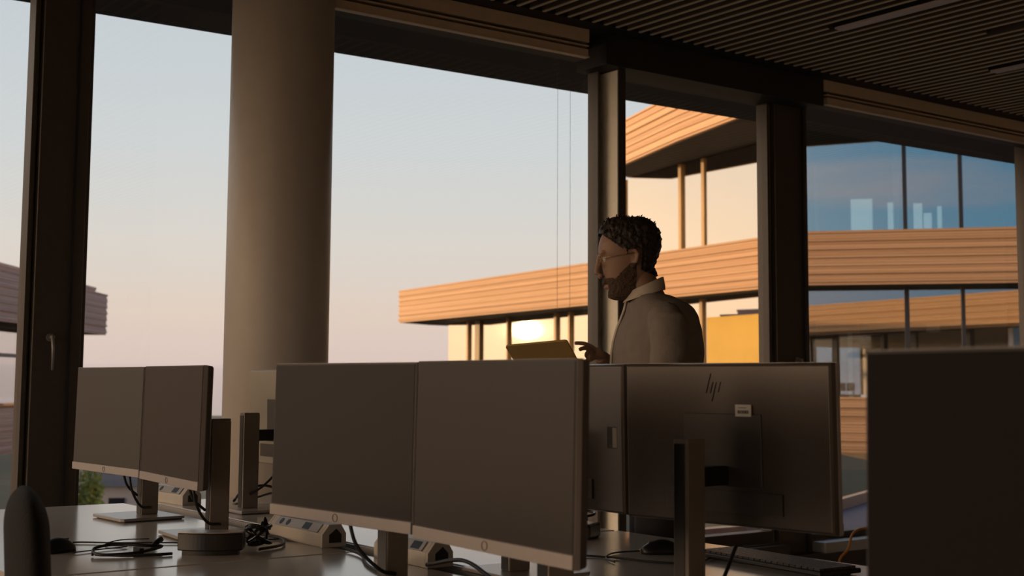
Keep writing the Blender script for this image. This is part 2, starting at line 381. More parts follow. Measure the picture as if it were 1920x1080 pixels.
# ================================================================== OUR OWN FACADE OUTSIDE
can = [(-9, 5.62), (20, 5.62), (20, 6.0), (10.2, 6.27), (1.0, 6.56), (-9, 6.9)]
t = empty('roof_canopy', (0, 5.62, 3.05), 0, 'dark roof overhang outside, running along above all the panes', 'canopy')
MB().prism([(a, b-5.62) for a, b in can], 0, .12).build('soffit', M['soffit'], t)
fb = MB()
for k in range(11):
    o_ = .03 if k % 2 else .0
    fb.prism([(a, b-5.62+o_) for a, b in [(20, 6.0), (10.2, 6.27), (1.0, 6.56), (-9, 6.9)]] + [(a, b-5.62) for a, b in [(-9, 6.84), (1.0, 6.50), (10.2, 6.21), (20, 5.94)]], .01+.105*k, .01+.105*k+.1)
fb.build('fascia_boards', M['wood'], t)
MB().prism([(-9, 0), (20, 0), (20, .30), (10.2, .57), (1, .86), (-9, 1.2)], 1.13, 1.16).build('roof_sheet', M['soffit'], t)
t = empty('roof_terrace', (0, 5.62, -.6), 0, 'purple-grey gravel ledge with tan coping just outside the windows', 'ledge')
ed = [(-9, 7.2), (7.62, 7.22), (10.8, 8.66), (22, 13.7)]
MB().prism([(-9, 0), (22, 0)] + [(a, b-5.62) for a, b in ed[::-1]], 0, .60).build('gravel_bed', M['gravel'], t)
cp = MB()
cp.prism([(a, b-5.62) for a, b in ed] + [(a+.05, b-5.62+.10) for a, b in ed[::-1]], .0, .70)
cp.build('coping', M['coping'], t)
fb = MB()
for k in range(12):
    o_ = .03 if k % 2 else 0
    fb.prism([(a, b-5.62+.10) for a, b in ed] + [(a+.05, b-5.62+.15+o_) for a, b in ed[::-1]], -.65+.105*k, -.55+.105*k)
fb.build('fascia_boards', M['wood'], t)

# ================================================================== OUTSIDE: GROUND AND HILLS
g = MB(); n = 64
g.add([(0, 0, 0)] + [(210*cos(2*pi*i/n), 210*sin(2*pi*i/n), 0) for i in range(n)], [[0, 1+i, 1+(i+1) % n] for i in range(n)])
o = g.build('ground', M['ground']); o.location = (0, 0, -4.3); struct(o)
# ================================================================== FAR BUILDINGS
def strip(b, line, z0, z1, t0, t1):
    """vertical strip following a polyline, from t0 to t1 along its outward normal (left side of travel)"""
    P = [Vector((a, c)) for a, c in line]; nr = []
    for i in range(len(P)):
        d = Vector((0, 0))
        if i > 0: d += (P[i]-P[i-1]).normalized()
        if i < len(P)-1: d += (P[i+1]-P[i]).normalized()
        d.normalize(); nr.append(Vector((-d.y, d.x)))
    b.prism([tuple(p+q*t0) for p, q in zip(P, nr)] + [tuple(p+q*t1) for p, q in list(zip(P, nr))[::-1]], z0, z1)
def cladding(line, z0, z1, m, parent, name='timber_band', boards=20):
    b = MB(); h = (z1-z0)/boards; rnd = random.Random(int(z0*10)+7)
    for k in range(boards):
        strip(b, line, z0+k*h, z0+(k+1)*h-.008, .0, .10+(0, .035, .012)[k % 3]+rnd.choice((0, .012)))
    strip(b, line, z0+.02, z1-.02, 0, .09)
    return b.build(name, m, parent)
# the timber building across the court
A = empty('timber_building', (22.2, 19.4, -4.3), 0, 'orange timber-banded glass building, large, outside on the right half', 'building')
OA = Vector((22.2, 19.4)); ZA = 4.3
def rel(l, o): return [(a-o.x, b-o.y) for a, b in l]
# outward is to the left of travel: travel from right end to corner to far end
bandA = rel([(29.5, 10.4), (25.1, 15.78), (22.25, 19.35), (22.45, 20.7), (25.6, 41.4), (27.5, 42.3), (34, 42.6)], OA)
def rev(l): return l[::-1]
LB = bandA
cladding(LB, 3.34+ZA, 4.53+ZA, M['wood'], A)
cladding(LB, -.26+ZA, .93+ZA, M['wood'], A)
canA = rel([(29.5, 10.2), (24.2, 16.3), (20.6, 19.2), (21.65, 22.46), (23.45, 27.3), (30, 28)], OA)
cladding(canA, 6.94+ZA, 8.13+ZA, M['wood'], A)
inn = [(36, 10), (36, 42)]
def slab(line, z0, z1, name, m):
    b = MB().prism([(p[0], p[1]) for p in line] + rel([(40, 9)], OA), z0, z1)
    return b.build(name, m, A)
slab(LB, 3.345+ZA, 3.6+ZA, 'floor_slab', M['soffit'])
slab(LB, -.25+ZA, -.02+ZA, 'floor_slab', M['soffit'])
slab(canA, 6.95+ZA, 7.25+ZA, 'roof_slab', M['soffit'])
gl_left = [(23.2, 21.0), (27.25, 40.75)]
gl_right = [(25.8+2.2, 16.35-2.69), (22.9, 19.9)]
gl_right = [(28.6, 12.93), (22.9, 19.9)]
def glazing(line, z0, z1, m, parent, O, name='glazing'):
    b = MB(); strip(b, rel(line, O), z0, z1, -.01, .01); return b.build(name, m, parent)
# left side glazing, two floors + ground
gl_up = [(23.2, 21.0), (24.8, 28.8)]
for z0, z1 in ((.93, 3.34), (4.53, 6.94), (-4.3, -.26)):
    glazing(rev(gl_up if z0 > 4 else gl_left), z0+ZA, z1+ZA, M['mirror'], A, OA)
    if z0 > 4: glazing([(24.8, 28.8), (34, 30)][::-1], z0+ZA, z1+ZA, M['mirror'], A, OA)
    glazing(rev(gl_right), z0+ZA, z1+ZA, M['blueglass' if z0 > 4 else 'lowglass'], A, OA)
    if z0 < 4: glazing([(27.25, 40.75), (38, 43)][::-1], z0+ZA, z1+ZA, M['mirror'], A, OA)
    glazing([(22.9, 19.9), (23.2, 21.0)][::-1], z0+ZA, z1+ZA, M['mirror'], A, OA)
def mull(p, z0, z1, w, d, m, parent, O, dirv, name='mullion'):
    a = atan2(dirv[1], dirv[0]); mt = Matrix.Translation((p[0]-O.x, p[1]-O.y, 0)) @ Matrix.Rotation(a, 4, 'Z')
    return MB().box(-w/2, -d/2, z0, w/2, d/2, z1, mt).build(name, m, parent)
dl = (4.05, 19.75)
for (px, py), w in (((26.86, 38.85), .14), ((26.17, 35.5), .10), ((25.46, 32.02), .14), ((25.27, 31.1), .12), ((24.55, 27.6), .14), ((24.02, 24.94), .14), ((23.83, 24.0), .14), ((23.22, 21.1), .2)):
    mull((px-.03, py), .93+ZA, 3.34+ZA, w, .12, M['goldmull'], A, OA, dl)
for (px, py) in ((24.62, 27.9), (24.02, 24.94), (23.83, 23.9), (23.22, 21.1)):
    mull((px-.03, py), 4.53+ZA, 6.94+ZA, .13, .12, M['goldmull'], A, OA, dl)
mull((26.66, 37.95), .93+ZA, 3.34+ZA, .40, .16, M['thickpost'], A, OA, dl, 'thick_post')
b = MB(); strip(b, rel([(23.75, 23.68), (23.29, 21.35)], OA), .95+ZA, 2.84+ZA, -.10, -.08); o = b.build('pane_reflection_sheet', M['amber'], A); o['label'] = 'amber sheet standing in for a golden reflection in the pane'  # amber sheet added to paint a golden reflection over the pane
# transom under the upper roof (yellow head strip) and thin handrail line on our own floor
b = MB(); strip(b, rel(rev(gl_up), OA), 6.62+ZA, 6.94+ZA, .02, .05); b.build('head_strip', M['goldmull'], A)
b = MB(); strip(b, rel(rev(gl_left), OA), 1.56+ZA, 1.62+ZA, .11, .16); b.build('transom', M['mull'], A)
ur = Vector((.6326, -.7744)); nr_ = Vector((.7744, .6326)); aR = Vector((22.9, 19.9))
for s, z0, z1, w in ((2.24, 4.53, 6.94, .09), (3.42, 4.53, 6.94, .09), (4.9, 4.53, 6.94, .09), (2.24, .93, 3.34, .10), (3.42, .93, 3.34, .08), (4.9, .93, 3.34, .1), (6.5, .93, 3.34, .1), (6.5, 4.53, 6.94, .1)):
    p = aR + ur*s; mull((p.x-.02, p.y-.02), z0+ZA, z1+ZA, w, .1, M['mull'], A, OA, ur)
# pale posts standing behind the upper glass
for s, z1, w in ((.31, 6.25, .09), (2.08, 6.8, .13)):
    p = aR + ur*s + nr_*.5; mull((p.x, p.y), 4.53+ZA, z1+ZA, w, w, M['paleposts'], A, OA, ur, 'interior_post')
# back wall of the upper room with window openings to the sky behind
def wall_with_holes(holes, s0, s1, z0, z1, off, m, name):
    xs = sorted({s0, s1} | {h[0] for h in holes} | {h[1] for h in holes}); zs = sorted({z0, z1} | {h[2] for h in holes} | {h[3] for h in holes})
    b = MB(); base = aR + nr_*off - OA; ang = atan2(ur.y, ur.x); mt = Matrix.Translation((base.x, base.y, 0)) @ Matrix.Rotation(ang, 4, 'Z')
    for i in range(len(xs)-1):
        for j in range(len(zs)-1):
            cx, cz = (xs[i]+xs[i+1])/2, (zs[j]+zs[j+1])/2
            if any(h[0] < cx < h[1] and h[2] < cz < h[3] for h in holes): continue
            b.box(xs[i], 0, zs[j], xs[i+1], .15, zs[j+1], mt)
    return b.build(name, m, A)
H = [(1.10, 1.65, 4.9, 6.04), (2.03, 2.3, 4.9, 5.93), (2.67, 2.9, 4.9, 5.89), (2.92, 3.13, 4.9, 5.63), (3.26, 3.38, 4.9, 5.80)]
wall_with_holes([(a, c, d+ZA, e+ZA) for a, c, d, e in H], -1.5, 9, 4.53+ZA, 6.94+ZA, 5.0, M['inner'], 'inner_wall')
# lower room: timber walls, warm posts
def inner_box(s0, s1, off, z0, z1, d, m, name):
    base = aR + nr_*off - OA; ang = atan2(ur.y, ur.x); mt = Matrix.Translation((base.x, base.y, 0)) @ Matrix.Rotation(ang, 4, 'Z')
    return MB().box(s0, 0, z0+ZA, s1, d, z1+ZA, mt).build(name, m, A)
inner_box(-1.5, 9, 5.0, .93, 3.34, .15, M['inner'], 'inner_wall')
inner_box(.2, 1.25, 2.6, -.02, 2.75, .15, M['innerwood'], 'inner_panel')
inner_box(1.9, 3.2, 3.2, -.02, 2.2, .15, M['innerwood'], 'inner_panel')
inner_box(.96, 1.06, .6, -.02, 2.35, .1, M['paleposts'], 'interior_post')
inner_box(2.95, 3.05, .8, -.02, 1.75, .1, M['paleposts'], 'interior_post')
inner_box(2.8, 3.1, 2.5, 2.45, 2.6, .3, M['lamp'], 'interior_lamp')
inner_box(-1.5, 9, 5.0, -4.3, -.26, .15, M['inner'], 'inner_wall')
b = MB(); strip(b, rel([(25.6+1.8, 40.2), (26.0, 22.5)], OA), .95+ZA, 3.3+ZA, -.1, .05); strip(b, rel([(26.4, 28.6), (26.0, 22.5)], OA), 4.55+ZA, 6.9+ZA, -.1, .05)
b.build('inner_wall', M['innerwood'], A)

# the paler wing on the left
Bo = Vector((15.2, 43.5)); Bz = 4.3
B = empty('timber_wing', (15.2, 43.5, -4.3), 0, 'pinkish timber-banded wing seen low at the left edge', 'building')
bv = Vector((.5593, .8290)); bn = Vector((-.829, .5593))       # along, away from us
def bp(k, o=0): p = Vector((15.2, 43.5)) - bv*k + bn*o; return (p.x, p.y)
front = [bp(33.6), bp(0)]
lineB = rel([bp(0, 12), bp(0, 0), bp(33.6, 0)], Bo)  # unseen length set to keep sun off the desks, onto the back wall
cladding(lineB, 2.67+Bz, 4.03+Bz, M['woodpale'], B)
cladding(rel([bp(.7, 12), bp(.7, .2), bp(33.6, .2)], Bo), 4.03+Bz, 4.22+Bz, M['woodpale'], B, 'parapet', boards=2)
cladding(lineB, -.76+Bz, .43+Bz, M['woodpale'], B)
for z0, z1, nm in ((2.68, 2.95, 'roof_slab'), (-.75, -.5, 'floor_slab')):
    MB().prism(rel([bp(0), bp(0, 12), bp(33.6, 12), bp(33.6)], Bo), z0+Bz, z1+Bz).build(nm, M['soffit'], B)
MB().prism(rel([bp(1.6, 1.4), bp(1.6, 11), bp(32.6, 11), bp(32.6, 1.4)], Bo), 3.9+Bz, 4.02+Bz).build('roof_sheet', M['soffit'], B)
for z0, z1 in ((.43, 2.67), (-4.3, -.76)):
    b = MB(); strip(b, rel([bp(1.6, 1.2), bp(32.6, 1.2)], Bo), z0+Bz, z1+Bz, -.01, .01); b.build('glazing', M['leftglass'], B)
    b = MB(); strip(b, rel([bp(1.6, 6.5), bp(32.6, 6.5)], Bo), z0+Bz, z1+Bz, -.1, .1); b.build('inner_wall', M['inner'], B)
    b = MB(); strip(b, rel([bp(1.6, 1.2), bp(1.6, 11)], Bo), z0+Bz, z1+Bz, -.01, .01); b.build('glazing', M['leftglass'], B)
b = MB(); strip(b, rel([bp(1.6, 1.1), bp(32.6, 1.1)], Bo), 1.82+Bz, 1.92+Bz, -.03, .03); b.build('transom', M['mull'], B)
for k in range(0, 11):
    mull(bp(1.6+3.0*k, 1.15), .43+Bz, 2.67+Bz, .12 if k else .35, .12, M['paleposts'] if k == 0 else M['mull'], B, Bo, bv)

# the pale house and bushes low behind the desk end
hs = empty('white_house', (19.3, 50.7, -4.3), radians(-27), 'small white house with dark window, far below behind the left monitors', 'house')
MB().box(-1.6, -1.4, 0, 1.6, 1.4, 1.5).build('wall', M['render'], hs)
MB().add([(-1.8, -1.6, 1.45), (1.8, -1.6, 1.45), (1.8, 1.6, 1.45), (-1.8, 1.6, 1.45), (-1.8, 0, 2.1), (1.8, 0, 2.1)], [[0, 1, 5, 4], [2, 3, 4, 5], [0, 4, 3], [1, 2, 5], [0, 3, 2, 1]]).build('roof', M['rooftile'], hs)
MB().box(-.9, -1.44, .55, -.3, -1.38, 1.0).build('window', M['winblack'], hs)
def bush(x, y, r, h, label, name='bush'):
    t = empty(name, (x, y, -4.3), 0, label, 'bush'); rn = random.Random(int(x*10))
    MB().tube([(0, 0, 0), (.05, .02, h*.35), (0, 0, h*.7)], [.09, .07, .03], 8).build('stem', M['bark'], t)
    f = MB()
    for i in range(900):
        a = rn.uniform(0, 2*pi); u = rn.uniform(-1, 1); q = rn.random()**.4
        rr = sqrt(1-u*u)*q*r; z = h*.55 + u*q*h*.47
        c = Vector((rr*cos(a), rr*sin(a), z)); s = rn.uniform(.10, .22)*min(1, r+.25); d = Vector((rn.gauss(0, 1), rn.gauss(0, 1), rn.gauss(0, 1))).normalized(); e = d.orthogonal().normalized()
        f.add([c-d*s, c+e*s*.5, c+d*s, c-e*s*.5], [[0, 1, 2, 3]])
    f.build('foliage', M['leaf'], t)
bush(13.45, 39.2, .42, 3.0, 'yellow-green bush far below, just right of the left window frame')
bush(16.6, 55.0, 1.1, 2.4, 'yellow-green bush standing between the pale wing and the white house')
bush(26.8, 49.0, 1.3, 2.0, 'low yellow-green bush to the right of the white house')

# ================================================================== DESKS
def desk(x0, x1, y0, y1, label):
    t = empty('desk', ((x0+x1)/2, (y0+y1)/2, 0), 0, label, 'desk', 'benches of grey office desks')
    hx, hy = (x1-x0)/2-.003, (y1-y0)/2-.004
    MB().box(-hx, -hy, .715, hx, hy, .74).build('tabletop', M['desk'], t, bevel=.002)
    for sx in (-1, 1):
        for sy in (-1, 1):
            MB().box(sx*(hx-.06)-.025, sy*(hy-.06)-.025, 0, sx*(hx-.06)+.025, sy*(hy-.06)+.025, .69).build('leg', M['steel'], t)
    MB().box(-hx+.05, -hy+.05, .68, hx-.05, -hy+.09, .715).build('frame_rail', M['steel'], t); MB().box(-hx+.05, hy-.09, .68, hx-.05, hy-.05, .715).build('frame_rail', M['steel'], t)
    return t
rowsY = [(3.16, 4.86, 'far'), (1.45, 3.15, 'middle'), (-.27, 1.44, 'near')]
desk(.93, 1.80, 3.16, 4.86, 'grey desk at lower left carrying the two leftmost monitors')
desk(1.90, 2.75, 3.16, 4.86, 'grey desk by the column, with the pale-backed monitor on it')
desk(.93, 1.80, 1.45, 3.15, 'grey desk under the two big dark screens in the middle')
desk(1.90, 2.75, 1.45, 3.15, 'grey desk under the logo monitor, with mouse and keyboard')
desk(.93, 1.80, -.27, 1.44, 'grey desk below the black screen at the right edge')
desk(1.90, 2.75, -.27, 1.44, 'grey desk in the near right corner, hidden behind the black screen')
def rail(y0, y1, label):
    t = empty('cable_rail', (1.85, (y0+y1)/2, .70), 0, label, 'cable tray', 'cable trays between the desks'); h = (y1-y0)/2
    MB().box(-.045, -h, 0, .045, h, .012).box(-.047, -h, 0, -.039, h, .038).box(.039, -h, 0, .047, h, .038).build('tray', M['desk_edge'], t)
rail(3.17, 4.85, 'pale metal cable tray between the two far desks')
rail(1.46, 3.14, 'pale metal cable tray between the two middle desks')
rail(-.26, 1.43, 'pale metal cable tray between the two nearest desks')

# ================================================================== MONITORS  (front faces +x locally)
MW, MH = .533, .345
def monitor(name, x, y, z, yaw, label, tilt=-1.0, sticker=None, logo=False, recess=False, stand_off=.145, group='office monitors in pairs on the desks', backmat='back', sw=.062, holder=False):
    """x,y = centre of the screen's lower edge, z its height, yaw = facing direction"""
    t = empty(name, (x - cos(yaw)*stand_off, y - sin(yaw)*stand_off, .74), yaw, label, 'monitor', group)
    zz = z - .74; R = Matrix.Translation((stand_off, 0, zz)) @ Matrix.Rotation(radians(tilt), 4, 'Y')
    W, Hh = MW/2, MH
    # housing: thin slab with soft bulge behind
    hb = MB(); prof = [(-.010, W, 0, Hh), (-.013, W, 0, Hh), (-.024, W-.002, .002, Hh-.002), (-.029, W-.006, .006, Hh-.006)]
    rings = []
    for dx, w, z0, z1 in prof:
        rings.append([R @ Vector((dx-.002, s[0]*w, s[1])) for s in ((-1, z0), (1, z0), (1, z1), (-1, z1))])
    hb.loft(rings); hb.build('back_cover', M[backmat], t, bevel=.0015)
    MB().box(-.0115, -W-.0008, -.0008, -.0004, W+.0008, Hh+.0008, R).build('rim', M['chin'], t)
    MB().box(-.0004, -W, .0, .0005, W, Hh, R).build('bezel', M['bezel'], t)
    MB().box(.0005, -W+.0035, .0265, .0016, W-.0035, Hh-.0035, R).build('screen', M['screen'], t)
    ch = MB().box(-.004, -W, 0, .0045, W, .024, R).build('chin', M['chin'], t, bevel=.0012)
    rb = MB().tube([R @ Vector((.0052, .009*cos(a), .012+.009*sin(a)*.9)) for a in [2*pi*i/20 for i in range(21)]], .0006, 5)
    rb.build('maker_ring', M['ink'], ch)
    # stand: column, hinge and base plate
    MB().box(-.036, -.019, .012, .022, .019, .345).build('stand_column', M['stand'], t, bevel=.002)
    MB().box(.0221, -.016, .014, .0235, .016, .340).box(-.0375, -.010, .014, -.0361, .016, .335).build('stand_spine', M['standside'], t)
    MB().box(.022, -.016, .245+.0, stand_off-.028, .016, .285).build('hinge_arm', M['black'], t, bevel=.004)
    bx = MB().prism([(-.085, -.118), (.125, -.118), (.135, -.108), (.135, .108), (.125, .118), (-.085, .118)], 0.003, .012)
    bx.build('base_plate', M['base'], t, bevel=.0015)
    MB().box(-.08, -.11, 0, .12, .11, .003).build('base_foot', M['black'], t)
    # mounting plate on the back
    pl = MB().box(-.034, -.100, .085, -.030, .100, .238, R).build('mount_plate', M['plate'], t, bevel=.002)
    # connector shelf
    MB().box(-.036, -.15, .030, -.0301, .15, .075, R).build('port_shelf', M['plate'], t)
    for (sy, sz, w, h) in (sticker or []):
        s = MB().box(-.0365, sy-w/2, sz-h/2, -.0345, sy+w/2, sz+h/2, R).build('asset_label', M['label'], t)
        s['label'] = 'white sticker with a printed code'
        k = MB()
        rn = random.Random(3); yy = sy-w*.34
        while yy < sy+w*.34:
            ww = rn.choice((.0008, .0014, .002)); k.box(-.0369, yy, sz-h*.25, -.0364, yy+ww, sz+h*.02, R); yy += ww + rn.choice((.0008, .0014))
        k.box(-.0369, sy-w*.2, sz+h*.22, -.0364, sy+w*.3, sz+h*.27, R)
        k.build('printed_code', M['ink'], s)
    if recess:
        r = MB().box(-.0310, -.242, .150, -.0292, -.205, .200, R)
        r.build('recess_shade_patch', M['standside'], t)  # flat dark patch painting the shade inside a recess
        MB().box(-.0315, -.242, .152, -.0295, -.226, .198, R).build('recess_lit_strip', M['stand'], t)  # paler strip painting the lit side of that recess
    if logo:
        lg = MB(); cy, cz = .020, .293        # seen from behind; +y local is to the viewer's left
        def bar(p, q, w):
            # slanted bar between (u,v) in logo units (u to the viewer's right)
            def P_(u, v, dx): return R @ Vector((dx, cy - u, cz + v))
            (u0, v0), (u1, v1) = p, q
            lg.add([P_(u0-w, v0, -.0315), P_(u0+w, v0, -.0315), P_(u1+w, v1, -.0315), P_(u1-w, v1, -.0315),
                    P_(u0-w, v0, -.0255), P_(u0+w, v0, -.0255), P_(u1+w, v1, -.0255), P_(u1-w, v1, -.0255)],
                   [[0, 1, 2, 3], [4, 7, 6, 5], [0, 4, 5, 1], [1, 5, 6, 2], [2, 6, 7, 3], [3, 7, 4, 0]])
        s = .30
        def sk(u, v): return (u + s*v, v)
        w = .0013
        bar(sk(-.016, -.012), sk(-.016, .030), w)          # h ascender
        bar(sk(-.016, .012), sk(-.004, .012), w*1.0)
        bar(sk(-.005, -.012), sk(-.005, .012), w)          # h leg
        bar(sk(.004, -.030), sk(.004, .012), w)            # p descender
        bar(sk(.004, .012), sk(.015, .012), w)
        bar(sk(.015, -.010), sk(.015, .012), w)            # p bowl
        bar(sk(.004, -.012), sk(.015, -.012), w)
        o = lg.build('maker_logo', M['logo'], t); o['label'] = 'black slanted two-letter logo'
    return t
def add_cables(t, offs):
    for pts in offs: cable('monitor_cable', pts, .0042, M['rubber'], parent=t, cat=None)
mA1 = monitor('monitor', 1.525, 4.301, .894, radians(183.6), 'dark screen monitor at the far left, left one of its pair')
mA2 = monitor('monitor', 1.507, 3.720, .895, radians(175.9), 'dark screen monitor at the left, standing over the black rounded speaker')
M['screen_keep'] = M['screen']; M['screen'] = mat('dark_matte_display', (.010, .0065, .006), .5, spec=.35, var=.05)
mC = monitor('monitor', 1.412, 2.539, .893, radians(185.3), 'large dark screen monitor with a mauve chin, above the socket block')
M['screen'] = M['screen_keep']
mD = monitor('monitor', 1.396, 1.958, .894, radians(176.9), 'large brown-grey screen monitor in the centre, in front of the tablet')
M['screen_keep'] = M['screen']; M['screen'] = mat('deep_black_display', (.012, .009, .008), .6, spec=.12, var=.05)
mG = monitor('monitor', 1.204, .749, .894, radians(167), 'near black monitor cut off by the right edge of the view')
M['screen'] = M['screen_keep']
mF = monitor('monitor', 2.082, 2.014, .898, radians(9.1), 'monitor seen from behind with a slanted logo and white sticker', logo=True, sticker=[(-.058, .245, .040, .025)])
mE = monitor('monitor', 2.065, 2.556, .898, radians(-3), 'monitor seen from behind, half hidden by the centre screen, with a square recess', recess=True, sticker=[(-.064, .262, .040, .025), (-.075, .085, .026, .022)])
mB = monitor('monitor', 2.203, 4.33, .894, radians(0), 'pale-backed monitor turned edge-on in front of the round column', backmat='paleback')
# cable runs from screen to stand (local coordinates)
for t in (mA1, mA2):
    add_cables(t, [[(.10, .085, .17), (.085, .08, .10), (.04, .05, .045), (-.01, .02, .035)], [(.09, .015, .16), (.07, .010, .11), (.03, .0, .075)]])
add_cables(mC, [[(.10, -.02, .16), (.09, -.0, .10), (.05, .03, .05), (.0, .02, .035)]])
add_cables(mF, [[(.10, -.04, .12), (.04, -.05, .06), (-.04, -.075, .012), (-.09, -.09, .006)]])
add_cables(mB, [[(.10, .0, .20), (.075, -.05, .14), (.03, -.045, .09), (-.01, -.02, .06)]])

# ================================================================== POWER MODULES
def power_module(x, y, L, rz, label):
    t = empty('power_module', (x, y, .74), rz, label, 'power socket block', 'white socket blocks on the cable trays')
    # profile in local x,z ; long axis = local y. House-like section with sloping socket faces
    prof = [(-.038, 0), (.038, 0), (.038, .036), (.022, .062), (-.016, .062), (-.038, .036)]
    b = MB()
    def ring(yy, s=1): return [(px*s, yy, pz) for px, pz in prof]
    b.loft([ring(-L/2+.012), ring(L/2-.012)]); b.build('body', M['white'], t, bevel=.002)
    for sgn in (-1, 1):
        e = MB(); inn_ = [(-.016, .012), (.022, .012), (.022, .034), (.006, .050), (-.016, .034)]
        y0 = sgn*(L/2-.012); y1 = sgn*L/2
        outer = prof; n = len(outer)
        e.loft([[(px, y0, pz) for px, pz in outer], [(px, y1, pz) for px, pz in outer]])
        e.build('end_cap', M['white'], t, bevel=.0015)
        MB().loft([[(px, y1, pz) for px, pz in inn_], [(px, y1+sgn*.0012, pz) for px, pz in inn_]]).build('end_opening', M['black'], t)
    ang = atan2(.026, .022)
    mt = Matrix.Translation((-.027, 0, .049)) @ Matrix.Rotation(-atan2(.026, .022), 4, 'Y')
    MB().box(-.014, -L/2+.03, .001, .014, L/2-.05, .0035, mt).build('socket_panel', M['modpanel'], t)
    for yy in (.05, .09):
        MB().cyl((0, yy), .0105, .0036, .0042, 20, mt=mt).build('socket', M['black'], t)
    MB().box(-.011, -.085, .0036, .011, -.045, .0042, mt).build('data_port', M['black'], t)
    return t
power_module(1.812, 3.44, .34, 0, 'white socket block below the mauve-chin monitor, with round sockets')
power_module(1.965, 4.78, .28, radians(4), 'white socket block behind the stand of the leftmost monitors')
power_module(1.835, 2.90, .26, 0, 'white socket block with open end, beneath the centre screen')

# ================================================================== SMALL THINGS ON THE DESKS
# rounded black speaker in front of the second stand
t = empty('desk_speaker', (1.470, 3.32, .74), radians(-33), 'low black crescent-shaped speaker in front of the second monitor stand', 'speaker')
arc = [(-.085+.17*i/16, -.020-.022*sin(pi*i/16)) for i in range(17)]
MB().prism(arc + [(.085, .035), (-.085, .035)], .012, .058).build('body', M['black'], t, bevel=.003)
MB().prism([(a*.86, b*.8) for a, b in arc] + [(.073, .028), (-.073, .028)], 0, .012).build('foot', M['rubber'], t)
MB().prism([(a*.98, b*.97) for a, b in arc] + [(.083, .033), (-.083, .033)], .058, .0605).build('top_plate', M['base'], t)
# tangled glossy cable ball
bd = MB(); rn = random.Random(5)
pts = []
for i in range(60):
    a = i*.62; pts.append((.030*cos(a)*(1+.25*sin(i*.9)), .026*sin(a)*(1+.2*cos(i*.7)), .034 + .024*sin(i*.47)))
bd.tube(spline(pts, 4), .0042, 8)
for i in range(6):
    a = rn.uniform(-.6, .9); bd.tube([(.02*cos(a), .02*sin(a), .04), (.036*cos(a), .036*sin(a), .06+.008*i % .02), (.044*cos(a), .04*sin(a), .045)], .0035, 8)
o = bd.build('cable_bundle', M['gloss'], smooth=True); o.location = (1.625, 3.36, .743); tag(o, 'tangled bundle of glossy black cable beside the crescent speaker', 'cable bundle')
# looped cable with plug
lp = [(1.165, 3.45, .746), (1.19, 3.50, .756), (1.25, 3.50, .762), (1.31, 3.46, .758), (1.36, 3.47, .752), (1.30, 3.43, .748), (1.24, 3.40, .748), (1.18, 3.42, .747), (1.168, 3.455, .750)]
t = empty('looped_cable', (1.28, 3.43, .74), 0, 'black cable folded into a loop and lying on the left desk', 'cable')
MB().tube([p-Vector((1.25, 3.44, .74)) for p in spline(lp, 8)], .0042, 8).build('loop', M['rubber'], t, smooth=True)
MB().tube([p-Vector((1.25, 3.44, .74)) for p in spline([(1.168, 3.44, .747), (1.23, 3.39, .745), (1.30, 3.365, .745), (1.345, 3.36, .745)], 8)], .004, 8).build('tail', M['rubber'], t, smooth=True)
MB().tube([(.085, .035, .012), (.100, .045, .020), (.118, .055, .028)], [.006, .008, .008], 10).build('plug', M['black'], t, smooth=True)
MB().box(.025, -.03, .004, .037, .015, .018).build('tie', M['black'], t)
# thin cables across the left desk
cable('thin_cable', [(1.16, 3.66, .744), (1.24, 3.74, .744), (1.34, 3.66, .744), (1.44, 3.60, .744), (1.56, 3.52, .744), (1.66, 3.50, .744), (1.76, 3.50, .744)], .0022, M['rubber'], 'thin dark cable running right across the left desk, the rear one', 'cable')
cable('thin_cable', [(1.17, 3.52, .744), (1.26, 3.55, .744), (1.335, 3.57, .744), (1.30, 3.64, .744), (1.37, 3.72, .744), (1.44, 3.68, .747)], .0017, M['rubber'], 'thin cable curling in an S shape on the left desk', 'cable')
# mouse by the chair
def mouse(x, y, rz, label, s=1.0):
    t = empty('computer_mouse', (x, y, .74), rz, label, 'mouse'); rings = []
    for i in range(13):
        u = i/12; xx = -.055+.11*u; w = .031*sqrt(max(.02, 1-(2*u-1)**4))*(.92+.08*cos(u*pi)); h = .036*(sin(pi*(.12+.80*u))**.8)+.003
        rings.append([(xx*s, w*cos(a)*s, max(0, h*sin(a)*s)) if sin(a) > 0 else (xx*s, w*cos(a)*s, 0) for a in [2*pi*j/20 for j in range(20)]])
    MB().loft(rings).build('shell', M['black'], t, smooth=True)
    MB().box(.012, -.003, .026, .034, .003, .035).build('scroll_wheel', M['steel'], t, bevel=.001)
    return t
mouse(1.150, 3.585, radians(20), 'black mouse partly hidden by the chair back at the lower left')
m2 = mouse(2.475, 2.66, radians(150), 'black mouse on the right desk beneath the logo monitor')
MB().tube([Vector((.052, 0, .008)), Vector((.058, 0, .012))], .003, 8).build('cable_boot', M['yellow'], m2)
cable('mouse_cable', [(2.425, 2.69, .748), (2.36, 2.72, .744), (2.28, 2.66, .744), (2.24, 2.58, .744)], .0022, M['rubber'], 'thin mouse cable leading left from the black mouse', 'cable')
cable('desk_cable', [(2.15, 2.80, .744), (2.20, 2.74, .75), (2.26, 2.72, .744), (2.30, 2.64, .744), (2.33, 2.52, .744), (2.40, 2.45, .744), (2.50, 2.50, .744), (2.56, 2.52, .744)], .0028, M['rubber'], 'black cable curving over the right desk in front of the mouse', 'cable')
